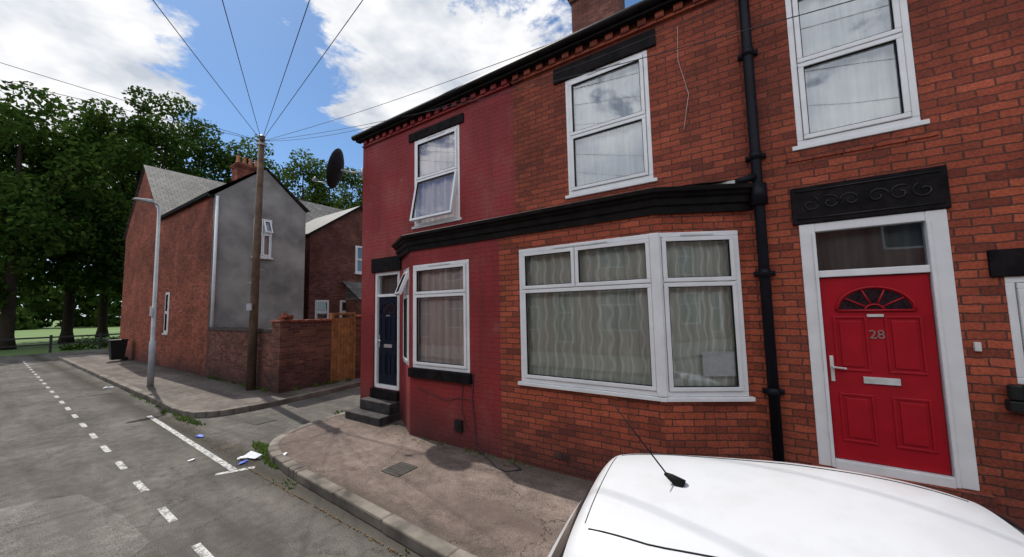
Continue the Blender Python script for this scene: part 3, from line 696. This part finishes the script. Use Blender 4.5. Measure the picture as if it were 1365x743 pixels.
m.add([(bx-.22,by-.22,.2),(bx+.22,by-.22,.2),(bx+.22,by+.22,.2),(bx-.22,by+.22,.2),(bx-.28,by-.3,1.1),(bx+.28,by-.3,1.1),(bx+.28,by+.3,1.1),(bx-.28,by+.3,1.1)],[(0,3,2,1),(4,5,6,7),(0,1,5,4),(1,2,6,5),(2,3,7,6),(3,0,4,7)]); m.box(bx-.3,bx+.3,by-.34,by+.33,1.103,1.17)
m.tube([(bx-.25,by+.26,.22),(bx-.19,by+.26,.22)],.1,12); m.tube([(bx+.19,by+.26,.22),(bx+.25,by+.26,.22)],.1,12)
m.obj('bin_body',M_plastic,Bn,bevel=.02)

# ------------------------------------------------------------------ car (parked with its kerb-side wheels on the pavement)
def carpaint():
    m,nt,b=newmat('car_paint_white'); P=pos(nt)
    nt.links.new(mix(nt,mapr(nt,noise(nt,P,5,7,.7),.45,.8,0,.35),(.57,.58,.605),(.40,.40,.39)),b.inputs['Base Color'])
    b.inputs['Roughness'].default_value=.35; b.inputs['Coat Weight'].default_value=.35; b.inputs['Coat Roughness'].default_value=.08; return m
M_car=carpaint(); M_carglass=simple('car_glass',(.01,.012,.014),.06,.1); M_tail=simple('tail_light',(.35,.01,.01),.2,.1)
CR=empty('parked_car'); CX=-1.08; CY=2.08
def sec(x,wb,zb0,zbelt,wt,zt,crown=.05):
    return (x,[(wb*.93,zb0),(wb,zb0+.22),(wb,zbelt-.12),(wb*.97,zbelt),(wt+.09,zt-.12),(wt,zt-.03),(wt*.6,zt+crown*.6),(0,zt+crown)])
S=[sec(.0,.62,.32,.70,.46,.78,.02),sec(.03,.70,.26,.84,.50,.90,.02),sec(.10,.74,.22,.90,.50,.98,.02),sec(.28,.76,.2,.91,.46,1.27,.03),sec(.34,.76,.2,.91,.465,1.305,.035),
   sec(.62,.77,.2,.91,.49,1.34,.045),sec(1.2,.78,.2,.90,.53,1.38,.045),sec(1.27,.78,.2,.90,.53,1.382,.045),sec(1.9,.78,.2,.89,.54,1.385,.04),sec(2.5,.78,.2,.88,.62,.99,.04),sec(2.62,.77,.2,.86,.62,.94,.03),
   sec(3.3,.75,.22,.78,.56,.83,.03),sec(3.65,.68,.25,.64,.46,.70,.02),sec(3.75,.58,.3,.54,.42,.58,.01)]
mb=MB(); R=[]
for x,pts in S:
    R.append([(CX+x,CY-w,z) for w,z in pts]+[(CX+x,CY+w,z) for w,z in pts[-2::-1]])
nn=len(R[0]); mb.v=[p for r in R for p in r]
for i in range(len(R)-1):
    for j in range(nn-1):
        jj=j if j<7 else nn-2-j
        mi=0
        if jj==3 and i in (4,5,7,8) : mi=1
        if jj==3 and i==6: mi=2
        if jj in(5,6) and i in (2,8): mi=1
        mb.f.append([i*nn+j,(i+1)*nn+j,(i+1)*nn+j+1,i*nn+j+1]); mb.m.append(mi)
mb.f.append(list(range(nn))); mb.m.append(0); mb.f.append([(len(R)-1)*nn+k for k in range(nn)][::-1]); mb.m.append(0)
for i in range(len(R)-1): mb.f.append([i*nn,i*nn+nn-1,(i+1)*nn+nn-1,(i+1)*nn]); mb.m.append(2)
body=mb.obj('car_body',[M_car,M_carglass,M_plastic],CR,smooth=True,subsurf=3,fixn=True)
bpy.context.view_layer.update()
dg=bpy.context.evaluated_depsgraph_get(); be=body.evaluated_get(dg)
def topz(x,y):
    ok,loc,nr,idx=be.ray_cast(Vector((x,y,3)),Vector((0,0,-1))); return loc.z if ok else 1.35
m=MB()
for s in (-1,1):
    m.tube([(CX+x,CY+s*(.36+.045*min(1,(x-.34)/.3)),topz(CX+x,CY+s*(.36+.045*min(1,(x-.34)/.3)))-.001) for x in np.linspace(.36,1.85,24)],.0045,6)
m.tube([(CX+.335,CY+y,topz(CX+.335,CY+y)-.001) for y in np.linspace(-.33,.33,14)],.0035,6)
m.obj('roof_channels',M_rub,CR)
m=MB(); ax_,ay_=CX+.68,CY; az_=topz(ax_,ay_)
m.tube([(ax_+.05,ay_,az_),(ax_,ay_,az_+.03),(ax_-.03,ay_,az_+.045)],[.03,.018,.008],10); m.tube([(ax_-.01,ay_,az_+.03),(ax_-.27,ay_+.02,az_+.36)],[.004,.0025],6)
m.obj('aerial',M_rub,CR,smooth=True)
m=MB()
for x in (.62,3.0):
    for s in (-1,1):
        m.tube([(CX+x,CY+s*.58,.29),(CX+x,CY+s*.62,.29),(CX+x,CY+s*.76,.29),(CX+x,CY+s*.79,.29)],[.26,.29,.29,.25],24)
m.obj('wheels',M_rub,CR)
m=MB()
for x in (.62,3.0):
    for s in (-1,1): m.tube([(CX+x,CY+s*.76,.29),(CX+x,CY+s*.795,.29)],[.19,.17],16)
m.obj('hubcaps',M_galv,CR)
m=MB()
for s in (-1,1): m.box(CX+.035,CX+.13,CY+s*.60-.07,CY+s*.60+.06,.60,.78)
m.obj('tail_lights',M_tail,CR,bevel=.02)
m=MB()
for s in (-1,1): m.box(CX+2.36,CX+2.46,CY+s*.82-.08,CY+s*.82+.08,.86,.96)
m.obj('door_mirrors',M_car,CR,bevel=.03)
pv=Vector((0,CY-.7,0)); pc=Vector((CX+.3,CY,0))
CR.matrix_world=Matrix.Translation(pc)@Matrix.Rotation(math.radians(5),4,'Z')@Matrix.Translation(-pc)@Matrix.Translation(pv)@Matrix.Rotation(math.atan2(.12,1.4),4,'X')@Matrix.Translation(-pv)

# ------------------------------------------------------------------ trees
def tree(name,x,y,H,R_,seed,mat,nl=9000,z0=0,low=.16,ls=.42):
    rng=np.random.default_rng(seed); e=empty(name)
    m=MB(); zt=H*.55; r0=H*.016
    lean=rng.uniform(-.5,.5,2)
    m.tube([(x,y,z0-.1),(x,y,z0+1),(x+lean[0]*.3,y+lean[1]*.3,z0+H*.25),(x+lean[0],y+lean[1],z0+zt),(x+lean[0]*1.5,y+lean[1]*1.5,z0+H*.85)],[r0*1.5,r0,r0*.85,r0*.5,.05],9)
    cz=z0+H*(low+ (1-low)/2); rz=H*(1-low)/2
    cen=[]; nlobe=64
    while len(cen)<nlobe:
        p=rng.uniform(-1,1,3)
        if np.linalg.norm(p)>1: continue
        tp=1-.3*max(p[2],0)
        cen.append((x+p[0]*R_*.85*tp,y+p[1]*R_*.85*tp,cz+p[2]*rz*.92,rng.uniform(.17,.36)*R_))
    for c in cen[:14]:
        zb=z0+H*rng.uniform(.2,.45); a=Vector((x+lean[0]*.4,y+lean[1]*.4,min(zb,c[2]-1)))
        b=Vector(c[:3]); mid=a.lerp(b,.5)+Vector((0,0,.4)); m.tube([a,mid,b],[r0*.4,r0*.25,.03],6)
    m.obj('trunk_and_limbs',M_bark,e,smooth=True)
    cen=np.array(cen); vol=cen[:,3]**2; idx=rng.choice(nlobe,nl,p=vol/vol.sum())
    d=rng.normal(size=(nl,3)); d/=np.linalg.norm(d,axis=1)[:,None]
    rr=cen[idx,3]*(.5+.6*rng.random(nl)**.7)
    P=cen[idx,:3]+d*rr[:,None]*np.array([1,1,.85])
    nrm=d*.6+rng.normal(size=(nl,3))*.6+np.array([0,0,.35]); nrm/=np.linalg.norm(nrm,axis=1)[:,None]
    t=np.cross(nrm,rng.normal(size=(nl,3))); t/=np.linalg.norm(t,axis=1)[:,None]; b=np.cross(nrm,t)
    s=(ls*rng.uniform(.5,1.2,nl))[:,None]
    V=np.stack([P-t*s*.5,P+b*s*.32,P+t*s*.55,P-b*s*.3],1).reshape(-1,3)
    me=bpy.data.meshes.new('crown'); me.vertices.add(nl*4); me.vertices.foreach_set('co',V.ravel())
    me.loops.add(nl*4); me.loops.foreach_set('vertex_index',np.arange(nl*4)); me.polygons.add(nl); me.polygons.foreach_set('loop_start',np.arange(nl)*4)
    me.update(calc_edges=True); me.materials.append(mat); o=bpy.data.objects.new('crown',me); COL.objects.link(o); o.parent=e
for i,(x,y,H,R_,mt,nl,low) in enumerate([(-49,-4.0,22.5,6.5,0,17000,.10),(-47,2.0,22.0,5.8,0,19000,.12),(-53,5.5,23,5.8,0,19000,.13),(-49,9.3,26.6,5.4,0,20000,.12),(-52,14,25,5.4,0,14000,.15),
      (-51,19,24.5,5.0,1,12000,.2),(-50,25,25.0,4.8,1,11000,.25),(-48,30.5,23,4.6,1,10000,.25),(-52,37,24,5,0,6000,.3),(-62,-13,23,7,0,8000,.12),(-60,-2,24,6.8,0,13000,.08),(-62,9,25,6.4,0,13000,.10)]):
    tree('broadleaf_tree',x,y,H,R_,100+i,M_leaf2 if mt else M_leaf,nl,0,low,.45)
def mass(name,pts,n,s,mat,seed):
    rng=np.random.default_rng(seed); c=np.array(pts); idx=rng.integers(0,len(c),n)
    d=rng.normal(size=(n,3)); d/=np.linalg.norm(d,axis=1)[:,None]
    P=c[idx,:3]+d*(c[idx,3]*(.6+.4*rng.random(n)))[:,None]; P[:,2]=np.abs(P[:,2])
    nrm=rng.normal(size=(n,3))+d; nrm/=np.linalg.norm(nrm,axis=1)[:,None]; t=np.cross(nrm,rng.normal(size=(n,3))); t/=np.linalg.norm(t,axis=1)[:,None]; b=np.cross(nrm,t)
    V=np.stack([P-t*s*.5,P+b*s*.35,P+t*s*.5,P-b*s*.35],1).reshape(-1,3)
    me=bpy.data.meshes.new(name); me.vertices.add(n*4); me.vertices.foreach_set('co',V.ravel()); me.loops.add(n*4); me.loops.foreach_set('vertex_index',np.arange(n*4)); me.polygons.add(n); me.polygons.foreach_set('loop_start',np.arange(n)*4); me.update(calc_edges=True)
    me.materials.append(mat); o=bpy.data.objects.new(name,me); COL.objects.link(o)
rng=np.random.default_rng(3)
mass('distant_trees',[(-130+rng.uniform(-10,10),y+rng.uniform(-3,3),rng.uniform(1,14),rng.uniform(3,6)) for y in np.arange(-60,90,1.6)],26000,1.5,M_leaf,4)
mass('hedge',[(-40.5+rng.uniform(-.3,.3),y,rng.uniform(.1,.5),rng.uniform(.3,.7)) for y in np.arange(4.2,30,.35)],9000,.14,M_leaf,6)
mass('park_shrubs',[(-46+rng.uniform(-2,2),y,rng.uniform(.2,1.2),rng.uniform(.6,1.3)) for y in np.arange(9,34,.9)],7000,.3,M_leaf,7)
Rl=empty('park_fence')
m=MB(); 
for y in np.arange(-12,8,2.2): m.box(-39.06,-38.94,y-.06,y+.06,0,1.15)
m.box(-39.03,-38.97,-12,8,.95,1.05); m.box(-39.03,-38.97,-12,8,.5,.58); m.obj('rails',simple('fence_dark',(.03,.03,.028),.8,.3),Rl)
m=MB(); m.add([(-38.5,-30,.004),(-35,-30,.004),(-35,50,.004),(-38.5,50,.004)],[(0,1,2,3)]); m.obj('park_path',M_road)

# ------------------------------------------------------------------ world / sun
w=bpy.data.worlds.new('World'); scene.world=w; w.use_nodes=True; nt=w.node_tree; bg=nt.nodes['Background']
sky=nd(nt,'ShaderNodeTexSky',sky_type='NISHITA'); sky.sun_disc=False; sky.sun_elevation=math.radians(53); sky.sun_rotation=math.radians(278); sky.air_density=1.0; sky.dust_density=.3; sky.ozone_density=2.0
tc=nt.nodes.new('ShaderNodeTexCoord'); dirv=nd(nt,'ShaderNodeVectorMath',{0:tc.outputs['Generated']},operation='NORMALIZE').outputs[0]
sp_=nd(nt,'ShaderNodeSeparateXYZ',{0:dirv})
zz=math_(nt,'ADD',math_(nt,'MAXIMUM',sp_.outputs[2],0.0),.35)
pl=nd(nt,'ShaderNodeCombineXYZ',{0:math_(nt,'DIVIDE',sp_.outputs[0],zz),1:math_(nt,'DIVIDE',sp_.outputs[1],zz),2:math_(nt,'MULTIPLY',sp_.outputs[2],1.3)}).outputs[0]
n1=noise(nt,pl,3.6,7,.62,.3)
dens=math_(nt,'ADD',math_(nt,'MULTIPLY',n1,1.5),-.20)
def blob(d,r,wgt):
    global dens
    v=Vector(d).normalized()
    dt=nd(nt,'ShaderNodeVectorMath',{0:dirv,1:tuple(v)},operation='DOT_PRODUCT').outputs['Value']
    q=nd(nt,'ShaderNodeMapRange',{'Value':dt,'From Min':math.cos(math.radians(r)),'From Max':1.0,'To Min':0.,'To Max':wgt},interpolation_type='SMOOTHSTEP').outputs[0]
    dens=math_(nt,'ADD',dens,q)
blob((-.894,.03,.42),24,.32); blob((-.92,.12,.36),13,.22); blob((-.541,.584,.603),24,.31); blob((-.717,.515,.42),14,.17); blob((-.825,.32,.42),18,-.34)
blob((.1,-.8,.6),60,.32); blob((.5,.5,.8),45,.15)  # first blob: unseen cloud bank added behind the camera to light the fronts
cf=nd(nt,'ShaderNodeMapRange',{'Value':dens,'From Min':.59,'From Max':.72,'To Min':0.,'To Max':1.},interpolation_type='SMOOTHSTEP').outputs[0]
sh=mapr(nt,noise(nt,pl,4.3,4,.6),.36,.62,0,1)
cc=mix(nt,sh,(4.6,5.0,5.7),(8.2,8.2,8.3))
bk_fill=mapr(nt,sp_.outputs[1],-.1,-.7,1.0,2.1)  # brightens clouds behind the camera, added fill light for the shaded facade
cc=mix(nt,1.0,cc,grey(nt,bk_fill),'MULTIPLY')
skyc=mix(nt,1.0,sky.outputs[0],(.70,.87,1.0),'MULTIPLY')
haze=mapr(nt,sp_.outputs[2],0,.3,.4,0)
skyc=mix(nt,haze,skyc,(4.2,5.4,7.2))
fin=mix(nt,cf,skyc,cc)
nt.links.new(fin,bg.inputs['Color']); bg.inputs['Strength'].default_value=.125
sun=bpy.data.lights.new('sun','SUN'); sun.energy=4.6; sun.angle=math.radians(.5); sun.color=(1,.95,.87); so=bpy.data.objects.new('sun',sun); COL.objects.link(so)
sd=Vector((-math.cos(math.radians(8.3))*math.cos(math.radians(53)),math.sin(math.radians(8.3))*math.cos(math.radians(53)),math.sin(math.radians(53))))
so.rotation_euler=sd.to_track_quat('Z','Y').to_euler(); so.location=sd*60

# ------------------------------------------------------------------ camera
cam=bpy.data.cameras.new('Camera'); co=bpy.data.objects.new('Camera',cam); COL.objects.link(co); scene.camera=co
cam.sensor_width=36; cam.lens=36*484/1365; cam.clip_end=2000; cam.clip_start=.05
Rv=Vector((.835,.5505,0)); Fv=Vector((-.5487,.8323,.0802)); Uv=Vector((.0441,-.0670,.9968))
r=.021; X=(Rv-Uv*r).normalized(); Z=-Fv.normalized(); Y=Z.cross(X).normalized(); X=Y.cross(Z)
Mx=Matrix(((X.x,Y.x,Z.x,0),(X.y,Y.y,Z.y,0),(X.z,Y.z,Z.z,2.32),(0,0,0,1))); co.matrix_world=Mx
scene.view_settings.view_transform='Standard'; scene.view_settings.look='None'; scene.view_settings.exposure=0
